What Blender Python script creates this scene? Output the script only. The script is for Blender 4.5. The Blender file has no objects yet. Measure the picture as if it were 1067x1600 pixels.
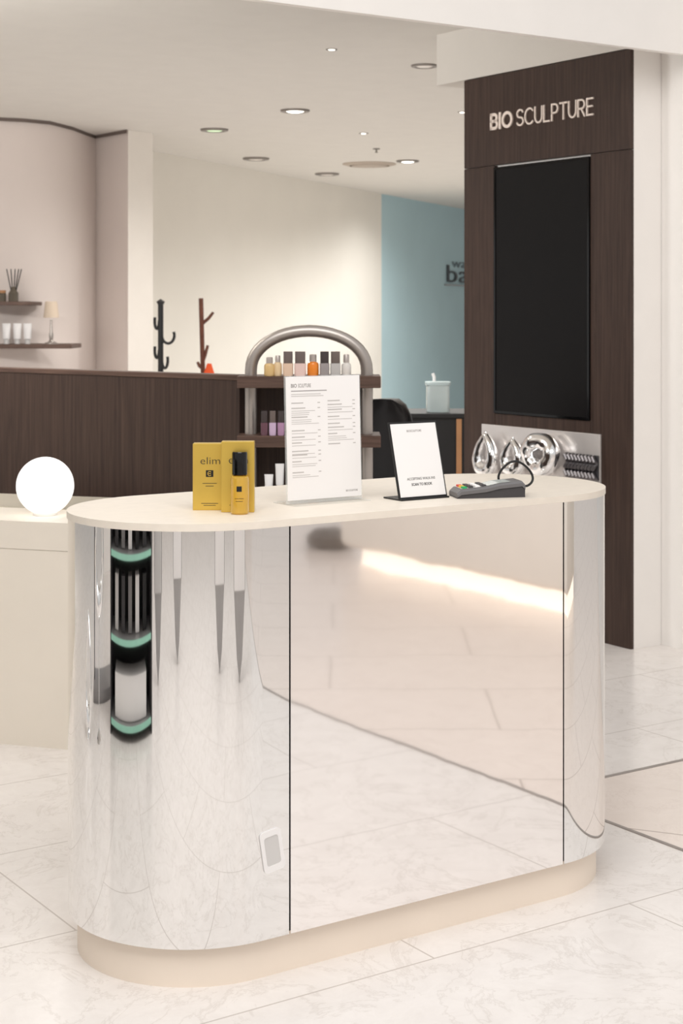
import bpy, bmesh, math, random
from mathutils import Vector, Matrix
random.seed(4)
S = bpy.context.scene
COL = S.collection
F = 2500.0; H = 1.45; CX = 533.5; HY = 490.0
TH = math.radians(33.9)
U = Vector((math.cos(TH), math.sin(TH), 0)); V = Vector((-math.sin(TH), math.cos(TH), 0))
PI = math.pi

def at(px, py, d): return Vector(((px-CX)*d/F, d, H-(py-HY)*d/F))
def onz(px, py, z):
    d = (H-z)*F/(py-HY)
    return Vector(((px-CX)*d/F, d, z))

# ------------------------------------------------------------------ materials
def lin(c):
    out = []
    for v in c:
        v = v/255.0
        out.append(v/12.92 if v <= .04045 else ((v+.055)/1.055)**2.4)
    return (out[0], out[1], out[2], 1)

def mat(name, col, rough=.5, metal=0.0, emit=None, es=0.0, trans=0.0, var=.04, nscale=6.0, coat=0.0, bump=0.0, ior=1.45, spec=.5, alpha=1.0, detail=4):
    m = bpy.data.materials.new(name); m.use_nodes = True
    nt = m.node_tree; b = nt.nodes['Principled BSDF']
    c = lin(col)
    tc = nt.nodes.new('ShaderNodeTexCoord')
    nz = nt.nodes.new('ShaderNodeTexNoise'); nz.inputs['Scale'].default_value = nscale; nz.inputs['Detail'].default_value = detail
    nt.links.new(tc.outputs['Object'], nz.inputs['Vector'])
    rp = nt.nodes.new('ShaderNodeValToRGB')
    rp.color_ramp.elements[0].position = .3; rp.color_ramp.elements[1].position = .7
    rp.color_ramp.elements[0].color = tuple(max(0, x*(1-var)) for x in c[:3])+(1,)
    rp.color_ramp.elements[1].color = tuple(min(1, x*(1+var)) for x in c[:3])+(1,)
    nt.links.new(nz.outputs['Fac'], rp.inputs['Fac'])
    nt.links.new(rp.outputs['Color'], b.inputs['Base Color'])
    b.inputs['Roughness'].default_value = rough; b.inputs['Metallic'].default_value = metal
    b.inputs['IOR'].default_value = ior
    b.inputs['Specular IOR Level'].default_value = spec
    b.inputs['Transmission Weight'].default_value = trans
    b.inputs['Coat Weight'].default_value = coat
    b.inputs['Alpha'].default_value = alpha
    if emit:
        b.inputs['Emission Color'].default_value = lin(emit); b.inputs['Emission Strength'].default_value = es
    if bump:
        bp = nt.nodes.new('ShaderNodeBump'); bp.inputs['Strength'].default_value = bump; bp.inputs['Distance'].default_value = .01
        nt.links.new(nz.outputs['Fac'], bp.inputs['Height']); nt.links.new(bp.outputs['Normal'], b.inputs['Normal'])
    return m

def wood(name, c1, c2, scale=(45, 45, 1.6), rough=.45):
    m = bpy.data.materials.new(name); m.use_nodes = True
    nt = m.node_tree; b = nt.nodes['Principled BSDF']
    tc = nt.nodes.new('ShaderNodeTexCoord'); mp = nt.nodes.new('ShaderNodeMapping')
    mp.inputs['Scale'].default_value = scale
    nz = nt.nodes.new('ShaderNodeTexNoise'); nz.inputs['Scale'].default_value = 1.6; nz.inputs['Detail'].default_value = 7; nz.inputs['Roughness'].default_value = .65
    nz.inputs['Distortion'].default_value = .6
    rp = nt.nodes.new('ShaderNodeValToRGB')
    rp.color_ramp.elements[0].position = .3; rp.color_ramp.elements[1].position = .75
    rp.color_ramp.elements[0].color = lin(c1); rp.color_ramp.elements[1].color = lin(c2)
    nt.links.new(tc.outputs['Object'], mp.inputs['Vector']); nt.links.new(mp.outputs['Vector'], nz.inputs['Vector'])
    nt.links.new(nz.outputs['Fac'], rp.inputs['Fac']); nt.links.new(rp.outputs['Color'], b.inputs['Base Color'])
    b.inputs['Roughness'].default_value = rough; b.inputs['Specular IOR Level'].default_value = .3
    return m

def tiles(name, base, vein, grout, bw=1.2, rh=.6, rough=.22, mort=.0024, cloud=.91):
    m = bpy.data.materials.new(name); m.use_nodes = True
    nt = m.node_tree; b = nt.nodes['Principled BSDF']; L = nt.links.new
    tc = nt.nodes.new('ShaderNodeTexCoord'); mp = nt.nodes.new('ShaderNodeMapping')
    mp.inputs['Rotation'].default_value = (0, 0, -TH); mp.inputs['Location'].default_value = (.22, .13, 0)
    L(tc.outputs['Object'], mp.inputs['Vector'])
    n1 = nt.nodes.new('ShaderNodeTexNoise'); n1.inputs['Scale'].default_value = 3.4; n1.inputs['Detail'].default_value = 10
    n1.inputs['Roughness'].default_value = .66; n1.inputs['Distortion'].default_value = .7
    L(mp.outputs['Vector'], n1.inputs['Vector'])
    r1 = nt.nodes.new('ShaderNodeValToRGB')
    e = r1.color_ramp.elements
    e[0].position = .484; e[0].color = lin(base); e[1].position = .516; e[1].color = lin(base)
    k = e.new(.5); k.color = lin(vein)
    L(n1.outputs['Fac'], r1.inputs['Fac'])
    n2 = nt.nodes.new('ShaderNodeTexNoise'); n2.inputs['Scale'].default_value = 9; n2.inputs['Detail'].default_value = 10; n2.inputs['Roughness'].default_value = .75
    n2.inputs['Distortion'].default_value = .6
    L(mp.outputs['Vector'], n2.inputs['Vector'])
    r2 = nt.nodes.new('ShaderNodeValToRGB')
    r2.color_ramp.elements[0].position = .32; r2.color_ramp.elements[1].position = .62
    r2.color_ramp.elements[0].color = (cloud, cloud*.992, cloud*.986, 1); r2.color_ramp.elements[1].color = (1, 1, 1, 1)
    L(n2.outputs['Fac'], r2.inputs['Fac'])
    mx = nt.nodes.new('ShaderNodeMixRGB'); mx.blend_type = 'MULTIPLY'; mx.inputs[0].default_value = 1
    L(r1.outputs['Color'], mx.inputs[1]); L(r2.outputs['Color'], mx.inputs[2])
    br = nt.nodes.new('ShaderNodeTexBrick'); br.offset = .5
    br.inputs['Scale'].default_value = 1; br.inputs['Brick Width'].default_value = bw; br.inputs['Row Height'].default_value = rh
    br.inputs['Mortar Size'].default_value = mort; br.inputs['Mortar Smooth'].default_value = .2
    br.inputs['Mortar'].default_value = lin(grout)
    L(mp.outputs['Vector'], br.inputs['Vector']); L(mx.outputs['Color'], br.inputs['Color1']); L(mx.outputs['Color'], br.inputs['Color2'])
    L(br.outputs['Color'], b.inputs['Base Color'])
    b.inputs['Roughness'].default_value = rough; b.inputs['Specular IOR Level'].default_value = .35
    return m

M = {}
M['tile'] = tiles('marble_tile', (239, 233, 229), (227, 220, 215), (200, 191, 185), mort=.0026, cloud=.92)
M['beige'] = tiles('beige_tile', (237, 225, 217), (232, 219, 211), (196, 181, 172), 1.2, .6, .25, mort=.0042, cloud=.95)
M['ceil'] = mat('ceiling_paint', (223, 220, 214), .9, var=.015)
M['white'] = mat('white_paint', (247, 243, 239), .8, var=.012)
M['bulk'] = mat('bulkhead_paint', (214, 209, 202), .85, var=.012)
M['cream'] = mat('cream_wall', (236, 232, 223), .85, var=.015, nscale=2)
M['pink'] = mat('blush_wall', (219, 208, 202), .85, var=.02, nscale=2)
M['col'] = mat('pale_column', (233, 227, 219), .85, var=.015)
M['blue'] = mat('blue_wall', (182, 209, 216), .85, var=.02, nscale=2)
M['shadow'] = mat('gap_shadow', (110, 98, 92), .8)
M['wood'] = wood('dark_wood', (47, 35, 30), (78, 60, 52))
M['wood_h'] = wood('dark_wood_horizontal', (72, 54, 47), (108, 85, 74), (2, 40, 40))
M['mirror'] = mat('polished_steel', (242, 241, 240), .025, 1.0, var=.01, nscale=3.0, bump=.022, detail=2)
M['mirror_flat'] = mat('polished_steel_panel', (252, 248, 246), .04, 1.0, var=.01, nscale=6, bump=.024, detail=2)
M['top'] = mat('ivory_top', (234, 224, 211), .42, var=.025, nscale=30)
M['plinth'] = mat('cream_plinth', (246, 232, 217), .6, var=.015)
M['black'] = mat('black_matte', (24, 23, 23), .6)
M['blackp'] = mat('black_plastic', (26, 25, 26), .4)
M['screen'] = mat('screen_black', (9, 7, 8), .35, spec=.25)
M['lcd'] = mat('pale_display', (190, 196, 193), .25)
M['steel'] = mat('brushed_steel', (166, 158, 153), .5, .5)
M['tube'] = mat('grey_tube', (182, 174, 168), .34, .7)
M['chrome'] = mat('chrome', (252, 252, 253), .10, 1.0)
M['satin'] = mat('satin_panel', (228, 222, 219), .22, .5)
M['rose'] = mat('pale_metal_letters', (244, 230, 220), .5, .1)
M['gold'] = mat('gold_card', (224, 190, 92), .3, .7, var=.05)
M['goldliq'] = mat('golden_oil', (248, 206, 84), .05, 0, trans=.5, var=.03, coat=.9, ior=1.3)
M['gloss'] = mat('gloss_black_cap', (12, 11, 12), .10)
M['ink'] = mat('ink', (52, 48, 46), .7)
M['midink'] = mat('mid_grey_ink', (142, 136, 134), .7)
M['greyink'] = mat('grey_ink', (192, 187, 185), .7)
M['paper'] = mat('white_paper', (242, 239, 238), .6, var=.01)
M['acrylic'] = mat('clear_acrylic', (240, 244, 244), .04, 0, var=.005, alpha=.22)
M['lampglow'] = mat('lamp_globe', (255, 255, 255), .3, emit=(255, 253, 250), es=1.0)
M['lit'] = mat('lit_lens', (255, 250, 240), .3, emit=(255, 248, 238), es=7)
M['dim'] = mat('dim_lens', (206, 200, 192), .3, emit=(255, 244, 232), es=.2)
M['green'] = mat('green_tint_lens', (190, 210, 180), .3, emit=(205, 240, 190), es=.7)
M['ring'] = mat('downlight_ring', (132, 125, 119), .4, .4)
M['led'] = mat('led_strip', (255, 248, 238), .4, emit=(255, 245, 232), es=.75)
M['mint'] = mat('mint_edge', (158, 212, 192), .4)
M['redwood'] = mat('brown_wood', (88, 48, 32), .5, var=.2, nscale=20)
M['oak'] = mat('oak', (176, 128, 88), .5, var=.1)
M['leather'] = mat('black_leather', (24, 22, 23), .35)
M['tub'] = mat('clear_plastic_tub', (214, 226, 226), .2, 0, trans=.35)
M['shade'] = mat('cream_shade', (208, 190, 170), .8, emit=(255, 238, 218), es=.05)
M['glassd'] = mat('amber_glass', (120, 110, 96), .1, 0, trans=.4)
M['greyd'] = mat('grey_plastic', (134, 131, 131), .4)
M['greym'] = mat('terminal_grey', (108, 106, 107), .4)
M['greydk'] = mat('dark_grey_plastic', (66, 64, 66), .4)
M['greyl'] = mat('light_grey_plastic', (212, 209, 207), .35)
M['shadowgrey'] = mat('mid_grey_board', (172, 169, 168), .5)
M['cushion'] = mat('grey_cushion', (124, 116, 110), .8)
M['offwhite'] = mat('off_white_laminate', (240, 234, 226), .5, var=.012)
M['desk'] = mat('cream_laminate', (238, 229, 216), .5, var=.012)
M['cap'] = mat('grey_cap', (122, 110, 106), .3, .5)
M['grille'] = mat('vent_metal', (176, 162, 148), .5)
M['inlay'] = mat('pale_olive_inlay', (196, 188, 173), .35, spec=.3)

# ------------------------------------------------------------------ helpers
def box(bm, a, b, bev=0, seg=2):
    x0, y0, z0 = a; x1, y1, z1 = b
    vs = [bm.verts.new(p) for p in ((x0,y0,z0),(x1,y0,z0),(x1,y1,z0),(x0,y1,z0),(x0,y0,z1),(x1,y0,z1),(x1,y1,z1),(x0,y1,z1))]
    fs = [bm.faces.new([vs[i] for i in f]) for f in ((0,3,2,1),(4,5,6,7),(0,1,5,4),(1,2,6,5),(2,3,7,6),(3,0,4,7))]
    if bev:
        es = list({e for f in fs for e in f.edges})
        bmesh.ops.bevel(bm, geom=es, offset=bev, segments=seg, affect='EDGES', profile=.5)
    return bm
def B(a, b, bev=0, seg=2): return box(bmesh.new(), a, b, bev, seg)

def lathe(bm, prof, cx=0, cy=0, seg=32):
    rings = []
    for r, z in prof:
        r = max(r, 1e-4)
        rings.append([bm.verts.new((cx+r*math.cos(2*PI*i/seg), cy+r*math.sin(2*PI*i/seg), z)) for i in range(seg)])
    for a, b in zip(rings, rings[1:]):
        for i in range(seg):
            j = (i+1) % seg
            bm.faces.new((a[i], a[j], b[j], b[i]))
    bm.faces.new(rings[0][::-1]); bm.faces.new(rings[-1])
    return bm
def LT(prof, cx=0, cy=0, seg=32): return lathe(bmesh.new(), prof, cx, cy, seg)

def tube(bm, pts, r, seg=12, closed=False):
    pts = [Vector(p) for p in pts]; n = len(pts)
    rs = r if isinstance(r, (list, tuple)) else [r]*n
    tang = []
    for i in range(n):
        a = pts[(i-1) % n] if (closed or i > 0) else pts[i]
        b = pts[(i+1) % n] if (closed or i < n-1) else pts[i]
        tang.append((b-a).normalized())
    t0 = tang[0]; ref = Vector((0, 0, 1)) if abs(t0.z) < .9 else Vector((1, 0, 0))
    nrm = t0.cross(ref).normalized()
    rings = []
    for i in range(n):
        t = tang[i]; nrm = (nrm - t*nrm.dot(t)).normalized(); bi = t.cross(nrm)
        rings.append([bm.verts.new(pts[i]+(nrm*math.cos(2*PI*k/seg)+bi*math.sin(2*PI*k/seg))*rs[i]) for k in range(seg)])
    m = n if closed else n-1
    for i in range(m):
        a = rings[i]; b = rings[(i+1) % n]
        for k in range(seg):
            j = (k+1) % seg
            bm.faces.new((a[k], a[j], b[j], b[k]))
    if not closed:
        bm.faces.new(rings[0][::-1]); bm.faces.new(rings[-1])
    return bm
def TB(pts, r, seg=12, closed=False): return tube(bmesh.new(), pts, r, seg, closed)

def prism(bm, poly, z0, z1, bev=0):
    lo = [bm.verts.new((x, y, z0)) for x, y in poly]; hi = [bm.verts.new((x, y, z1)) for x, y in poly]
    n = len(poly); f0 = bm.faces.new(lo[::-1]); f1 = bm.faces.new(hi)
    for i in range(n):
        j = (i+1) % n
        bm.faces.new((lo[i], lo[j], hi[j], hi[i]))
    if bev:
        bmesh.ops.bevel(bm, geom=list(f0.edges)+list(f1.edges), offset=bev, segments=2, affect='EDGES', profile=.5)
    return bm
def PR(poly, z0, z1, bev=0): return prism(bmesh.new(), poly, z0, z1, bev)
def PY(poly, y0, y1):
    """upright plate: outline in x,z, thickness in y"""
    bm = PR(poly, -y1, -y0); bm.transform(Matrix.Rotation(PI/2, 4, 'X')); return bm

def rrect(hx, hy, r, n=5):
    out = []
    for cx, cy, a0 in ((hx-r, hy-r, 0), (-hx+r, hy-r, 90), (-hx+r, -hy+r, 180), (hx-r, -hy+r, 270)):
        for k in range(n+1):
            a = math.radians(a0+90*k/n)
            out.append((cx+r*math.cos(a), cy+r*math.sin(a)))
    return out
def pill(hl, r, n=48):
    out = []
    for k in range(n+1):
        a = -PI/2+PI*k/n; out.append((hl+r*math.cos(a), r*math.sin(a)))
    for k in range(n+1):
        a = PI/2+PI*k/n; out.append((-hl+r*math.cos(a), r*math.sin(a)))
    return out

def obj(name, bm, m, parent=None, smooth=True, ang=32, recalc=True):
    if recalc: bmesh.ops.recalc_face_normals(bm, faces=bm.faces[:])
    me = bpy.data.meshes.new(name); bm.to_mesh(me); bm.free()
    if smooth:
        for p in me.polygons: p.use_smooth = True
        me.set_sharp_from_angle(angle=math.radians(ang))
    me.materials.append(m)
    o = bpy.data.objects.new(name, me); COL.objects.link(o)
    if parent: o.parent = parent
    return o
def tag(o, label, cat, group=None):
    o['label'] = label; o['category'] = cat
    if group: o['group'] = group
    return o
def thing(name, label, cat, loc=(0,0,0), rz=0, group=None):
    o = bpy.data.objects.new(name, None); COL.objects.link(o); o.empty_display_size = .05
    o.location = loc; o.rotation_euler = (0, 0, rz)
    return tag(o, label, cat, group)
def struct(name, bm, m, loc=(0,0,0), rz=0, parent=None, smooth=False):
    o = obj(name, bm, m, parent, smooth); o.location = loc; o.rotation_euler = (0,0,rz)
    if parent is None: o['kind'] = 'structure'
    return o

def text_into(bm, s, x, z, w, h, y=0.0, ext=.0004, bold=0.0, keep=False):
    """lettering on a plane facing local -Y: left x, baseline z, width w, height h"""
    cu = bpy.data.curves.new('lettering', 'FONT'); cu.body = s; cu.offset = bold; cu.resolution_u = 3
    cu.extrude = .01
    o = bpy.data.objects.new('lettering', cu); COL.objects.link(o)
    dg = bpy.context.evaluated_depsgraph_get(); dg.update()
    me = bpy.data.meshes.new_from_object(o.evaluated_get(dg))
    bpy.data.objects.remove(o); bpy.data.curves.remove(cu)
    xs = [v.co.x for v in me.vertices]; ys = [v.co.y for v in me.vertices]
    x0, x1, y0, y1 = min(xs), max(xs), min(ys), max(ys)
    sx = w/(x1-x0); sy = h/(y1-y0)
    for v in me.vertices:
        c = v.co.copy()
        v.co = (x+(c.x-x0)*sx, y-ext*(1 if c.z > 0 else 0), z+(c.y-y0)*sy)
    bm.from_mesh(me); bpy.data.meshes.remove(me)
    return bm

# simple geometric stroke capitals in a unit box
def arc(cx, cy, rx, ry, a0, a1, n=10):
    return [(cx+rx*math.cos(math.radians(a0+(a1-a0)*i/n)), cy+ry*math.sin(math.radians(a0+(a1-a0)*i/n))) for i in range(n+1)]
GL = {
 'B': [[(0,0),(0,1)], [(0,1),(.55,1)]+arc(.55,.76,.38,.24,90,-90)+[(0,.52)], [(.55,.52)]+arc(.58,.26,.42,.26,90,-90)+[(0,0)]],
 'I': [[(0,0),(0,1)]],
 'O': [arc(.5,.5,.5,.5,90,450,28)],
 'S': [arc(.5,.75,.46,.25,25,270,14)+arc(.5,.25,.5,.25,90,-155,14)],
 'C': [arc(.55,.5,.55,.5,45,315,20)],
 'U': [[(0,1)]+arc(.5,.40,.5,.40,180,360,14)+[(1,1)]],
 'L': [[(0,1),(0,0),(.9,0)]],
 'P': [[(0,0),(0,1),(.5,1)]+arc(.5,.73,.45,.27,90,-90)+[(0,.46)]],
 'T': [[(0,1),(1,1)], [(.5,1),(.5,0)]],
 'R': [[(0,0),(0,1),(.5,1)]+arc(.5,.73,.45,.27,90,-90)+[(0,.46)], [(.45,.46),(.95,0)]],
 'E': [[(.9,1),(0,1),(0,0),(.9,0)], [(0,.52),(.8,.52)]],
}
def ribbon(bm, pts, w, d):
    """flat stroke of width w standing d proud of the plane y=0 (faces -Y)"""
    n = len(pts); closed = n > 2 and (Vector(pts[0])-Vector(pts[-1])).length < 1e-5
    P = [Vector(p) for p in pts]; prev = None
    for i in range(n):
        a = P[i-1] if i > 0 else (P[-2] if closed else P[i]); b = P[i+1] if i < n-1 else (P[1] if closed else P[i])
        d1 = (P[i]-a).normalized() if (P[i]-a).length > 1e-7 else None; d2 = (b-P[i]).normalized() if (b-P[i]).length > 1e-7 else None
        d1 = d1 or d2; d2 = d2 or d1
        t = (d1+d2).normalized(); nn = Vector((-t.y, t.x)); k = w/2/max(.5, nn.dot(Vector((-d1.y, d1.x))))
        p, q = P[i], P[i]
        if not closed and i == 0: p = p-d2*w/2
        if not closed and i == n-1: p = p+d1*w/2
        l = p+nn*k; r = p-nn*k
        cur = [bm.verts.new((l.x, 0, l.y)), bm.verts.new((l.x, -d, l.y)), bm.verts.new((r.x, -d, r.y)), bm.verts.new((r.x, 0, r.y))]
        if prev:
            for e in range(4):
                f = (e+1) % 4; bm.faces.new((prev[e], prev[f], cur[f], cur[e]))
        elif not closed: bm.faces.new(cur)
        prev = cur
    if not closed: bm.faces.new(prev[::-1])
    return bm
def word(s, width, height, stroke, depth, gap=.28, wid={'I': .0, 'T': .8, 'L': .72, 'E': .72, 'P': .75, 'S': .8, 'O': 1.15, 'C': 1.0, 'U': .85, 'R': .78, 'B': .8}):
    tot = sum(wid[c] for c in s)+gap*(len(s)-1); sc = (width-stroke)/tot
    bm = bmesh.new(); x = stroke/2
    for c in s:
        for st_ in GL[c]:
            ribbon(bm, [(x+px*wid[c]*sc, stroke/2+py*(height-stroke)) for px, py in st_], stroke, depth)
        x += (wid[c]+gap)*sc
    return bm

def wallstrip(pts, z0, z1):
    bm = bmesh.new()
    a = [bm.verts.new((p[0], p[1], z0)) for p in pts]; b = [bm.verts.new((p[0], p[1], z1)) for p in pts]
    for i in range(len(pts)-1): bm.faces.new((a[i], a[i+1], b[i+1], b[i]))
    return bm

# ------------------------------------------------------------------ setting
CZ = 2.85
bm = bmesh.new(); box(bm, (-14, -7, -.1), (16, 30, 0)); struct('floor', bm, M['tile'])
A = onz(945, 1283, 0); D = onz(945, 1215, 0)
K = D - U*((D-A).dot(U))
struct('floor_inset', B((0, -9, 0), (9, 0, .0015)), M['beige'], K, TH)
struct('trim_1', B((-.006, -9, 0), (.006, .006, .003)), M['steel'], K, TH)
struct('trim_2', B((.006, -.008, 0), (9, .008, .003)), M['steel'], K, TH)

B0 = at(985, 74, 6.6)
struct('wall_front', B((-9, 0, B0.z), (8, .035, 4.6)), M['white'], (B0.x, B0.y, 0), TH)
struct('ceiling', B((-13, .035, CZ), (16, 26, CZ+.05)), M['ceil'], (B0.x, B0.y, 0), TH)

def ceil_pt(px, py):
    d = (CZ-H)*F/(HY-py); return ((px-CX)*d/F, d)
left_pts = [ceil_pt(-700, 176), ceil_pt(-250, 180), ceil_pt(0, 184), ceil_pt(40, 186), ceil_pt(80, 190), ceil_pt(115, 199), ceil_pt(138, 208), ceil_pt(150, 212)]
struct('wall_left', wallstrip(left_pts, 0, CZ), M['pink'], smooth=True)
struct('trim_shadow_gap', wallstrip([(x, y-.03) for x, y in left_pts]+[(ceil_pt(199, 203)[0], ceil_pt(199, 203)[1]-.03)], CZ-.026, CZ), M['shadow'])  # dark strip painted in for the shadow gap under the ceiling
struct('wall_recess', wallstrip([ceil_pt(150, 212), ceil_pt(200, 203)], 0, CZ), M['pink'])
c2 = ceil_pt(239, 208)
struct('wall_column', wallstrip([ceil_pt(200, 203), c2, (c2[0]-.35, c2[1]+2.5)], 0, CZ), M['col'])
w0 = ceil_pt(180, 225); w1 = ceil_pt(596, 303); w2 = ceil_pt(860, 352)
struct('wall_back', wallstrip([w0, w1], 0, CZ), M['cream'])
struct('wall_back_blue', wallstrip([w1, w2], 0, CZ), M['blue'])

# pillar frame: local -x runs away along the face, local -y faces the counter
PA = TH-PI/2
P0 = onz(982, 1015, 0); P0.x = (985-CX)*P0.y/F
PT = 1.45+414*P0.y/F
def tp(px):
    k = (px-CX)/F
    return (P0.x-k*P0.y)/(-V.x+V.y*k)
def tz(px, py):
    d = P0.y+V.y*tp(px)
    return H-(py-HY)*d/F
TE = tp(725)
k = (1033-CX)/F
TS = (k*P0.y-P0.x)/(U.x-k*U.y)
struct('wall_right', B((-TE+.02, TS, 0), (.55, TS+.12, CZ)), M['white'], P0, PA)
struct('ceiling_bulkhead', B((-tp(683), -.003, PT+.003), (.02, 1.2, CZ)), M['bulk'], P0, PA)
pil = thing('display_pillar', 'tall dark wood pillar with white side behind the counter', 'pillar', P0, PA)
obj('core', B((-TE, .02, 0), (0, TS-.002, PT)), M['white'], pil, False)
x0, x1 = -tp(773), -tp(922)
zt, zb = tz(848, 253), tz(848, 651)
obj('upper_panel', B((-TE, 0, zt+.012), (0, .0195, PT), .0015, 1), M['wood'], pil, False)
obj('side_panel', B((-TE, 0, 0), (x0-.001, .0195, zt+.009), .0015, 1), M['wood'], pil, False)
obj('side_panel', B((x1+.001, 0, 0), (0, .0195, zt+.009), .0015, 1), M['wood'], pil, False)
zm = tz(755, 662)
obj('lower_panel', B((x0+.002, 0, 0), (x1-.002, .0195, zb-.002), .0015, 1), M['wood'], pil, False)
def pil_world(lx, ly, z):
    c, s = math.cos(PA), math.sin(PA)
    return (P0.x+lx*c-ly*s, P0.y+lx*s+ly*c, z)

tv = thing('wall_screen', 'tall black portrait screen set into the dark wood pillar', 'screen', pil_world((x0+x1)/2, 0, zb), PA)
hw = (x1-x0)/2
bm = bmesh.new(); hh = zt-zb
for a, b in (((-hw, -.008, 0), (-hw+.012, .019, hh)), ((hw-.012, -.008, 0), (hw, .019, hh)), ((-hw+.012, -.008, 0), (hw-.012, .019, .012)), ((-hw+.012, -.008, hh-.012), (hw-.012, .019, hh))):
    box(bm, a, b)
obj('bezel', bm, M['gloss'], tv, False)
obj('display', B((-hw+.012, -.005, .012), (hw-.012, .018, hh-.012)), M['screen'], tv, False)

sg = thing('shop_sign', 'raised pale metal shop lettering across the top of the pillar', 'sign', pil_world(-tp(767), 0, tz(767, 204)), PA)
wB = tp(767)-tp(802); wS = tp(808)-tp(929); hS = tz(767, 178)-tz(767, 204)
obj('bold_word', word('BIO', wB, hS, .0145, .007, .36), M['rose'], sg, False)
wo = obj('thin_word', word('SCULPTURE', wS, hS, .0078, .007, .24), M['rose'], sg, False)
wo.location = (tp(767)-tp(808), 0, 0)

mp_ = thing('mirror_panel', 'pale reflective panel fixed to the pillar under the black screen', 'mirror', pil_world(-(tp(755)+tp(940))/2, -.012, .30), PA)
mw = (tp(755)-tp(940))/2
obj('mirror_sheet', B((-mw, 0, 0), (mw, .012, zm-.30), .002, 1), M['satin'], mp_, False)

def foil(g, w, h, kind, rr, ribbon_to=None):
    pts = []; rs = []
    n = 44
    for i in range(n):
        a = 2*PI*i/n
        if kind == 'drop':
            pts.append((w/2*math.sin(a)*math.sin(a/2)**.8*1.1, 0, h/2*math.cos(a)))
            rs.append(rr*(.42+.58*math.sin(a/2)**1.5)*(1+.03*math.sin(9*a)))
        else:
            pts.append((w/2*math.cos(a), .008*math.sin(2*a), h/2*math.sin(a)))
            rs.append(rr*(1+.04*math.sin(7*a)))
    obj('loop', TB(pts, rs, 16, True), M['chrome'], g)
    obj('knot', LT([(.004, h/2), (.010, h/2+.008), (.005, h/2+.014), (.012, h/2+.022), (.003, h/2+.024)], 0, 0, 12), M['chrome'], g)
    if ribbon_to: obj('ribbon', TB([(0, 0, -h/2), (0, 0, ribbon_to+.02)], .012, 8), M['greyl'], g)
    if ribbon_to: obj('weight', LT([(.09, ribbon_to), (.09, ribbon_to+.02), (.02, ribbon_to+.05)], 0, 0, 20), M['chrome'], g)
def balloon(px, py, w, h, kind, label, rr):
    t = tp(px); d = P0.y+V.y*t; sc = d/F
    z = H-(py-HY)*sc
    g = thing('foil_balloon', label, 'balloon', pil_world(-t, -.020-rr*1.15, z), PA, 'silver foil balloons on the pale panel')
    foil(g, max(.06, w*sc/.67-2*rr), h*sc-2*rr, kind, rr)
balloon(775, 707, 43, 78, 'drop', 'teardrop shaped silver foil balloon at the left end of the pale panel', .038)
balloon(817, 711, 42, 68, 'drop', 'smaller teardrop silver foil balloon between the first one and the ring', .036)
balloon(861, 710, 53, 70, 'ring', 'ring shaped silver foil balloon on the pale panel', .040)
# dark braided strip on the right part of the panel
xa, xb = -tp(888), -tp(940)
zc = tz(912, 728)
bs = thing('braided_strip', 'dark grey braided strip at the right end of the pale panel', 'braid', pil_world((xa+xb)/2, -.0135, zc), PA)
hwb = (xb-xa)/2
obj('backing', B((-hwb, -.006, -.055), (hwb, 0, .055), .002, 1), M['greydk'], bs, False)
bm = bmesh.new()
for j in range(3):
    for i in range(9):
        x = -hwb+.018+(2*hwb-.036)/8*i; z = -.036+.036*j; s_ = .013 if j % 2 else -.013
        tube(bm, [(x-s_, -.006, z-.016), (x-s_*.5, -.018, z-.008), (x+s_*.5, -.018, z+.008), (x+s_, -.006, z+.016)], [.005, .010, .010, .005], 8)
obj('braid', bm, mat('grey_braid', (104, 100, 102), .3, .6), bs)

# lettering on the blue wall
wd = Vector((w2[0]-w1[0], w2[1]-w1[1], 0)).normalized(); WA = math.atan2(wd.y, wd.x)
def ws(px):
    k = (px-CX)/F
    return (k*w1[1]-w1[0])/(wd.x-k*wd.y)
def wz(px, py): return H-(py-HY)*(w1[1]+wd.y*ws(px))/F
s0 = ws(698)
ls = thing('wall_lettering', 'dark grey lettering on the blue wall beside the pillar', 'sign', (w1[0]+wd.x*s0, w1[1]+wd.y*s0-.03, wz(700, 445)), WA)
hb = wz(700, 414)-wz(700, 441)
bm = text_into(bmesh.new(), 'ba', 0, wz(700, 441)-wz(700, 445), ws(731)-s0, hb, 0, .01, bold=-.006)
obj('large_letters', bm, mat('dark_letters', (58, 64, 70), .6), ls, False)
bm = text_into(bmesh.new(), 'wa', ws(706)-s0, wz(700, 417)-wz(700, 445), ws(727)-ws(706), (wz(700, 408)-wz(700, 417)), 0, .01, bold=-.02)
obj('small_letters', bm, mat('grey_letters', (104, 116, 122), .6), ls, False)
obj('underline', B((-.1, -.01, -.01), (ws(740)-s0, 0, .006)), M['greyd'], ls, False)

# ceiling fittings
def downlight(px, py, wpx, lens, label, cat='ceiling light'):
    x, y = ceil_pt(px, py); r = wpx*y/F/2
    t = thing('recessed_downlight', label, cat, (x, y, CZ), 0, 'downlights in the salon ceiling')
    q = r*.16
    obj('trim_ring', LT([(r*.66, 0), (r, 0), (r, -q*.3), (r*.95, -q*.8), (r*.76, -q), (r*.66, -q*.6)], 0, 0, 36), M['ring'], t)
    obj('lens', LT([(r*.64, -q*.2), (r*.64, -q*.5), (r*.45, -q*.9), (.002, -q)], 0, 0, 28), lens, t)
    return x, y
downlight(518, 77, 18, M['lit'], 'small bright ceiling spotlight nearest the white beam')
downlight(663, 102, 42, M['dim'], 'silver unlit downlight left of the bulkhead above the pillar')
downlight(461, 172, 46, M['lit'], 'ringed ceiling downlight glowing white above the arched stand')
downlight(335, 202, 44, M['green'], 'ringed ceiling downlight with a greenish lens')
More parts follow.
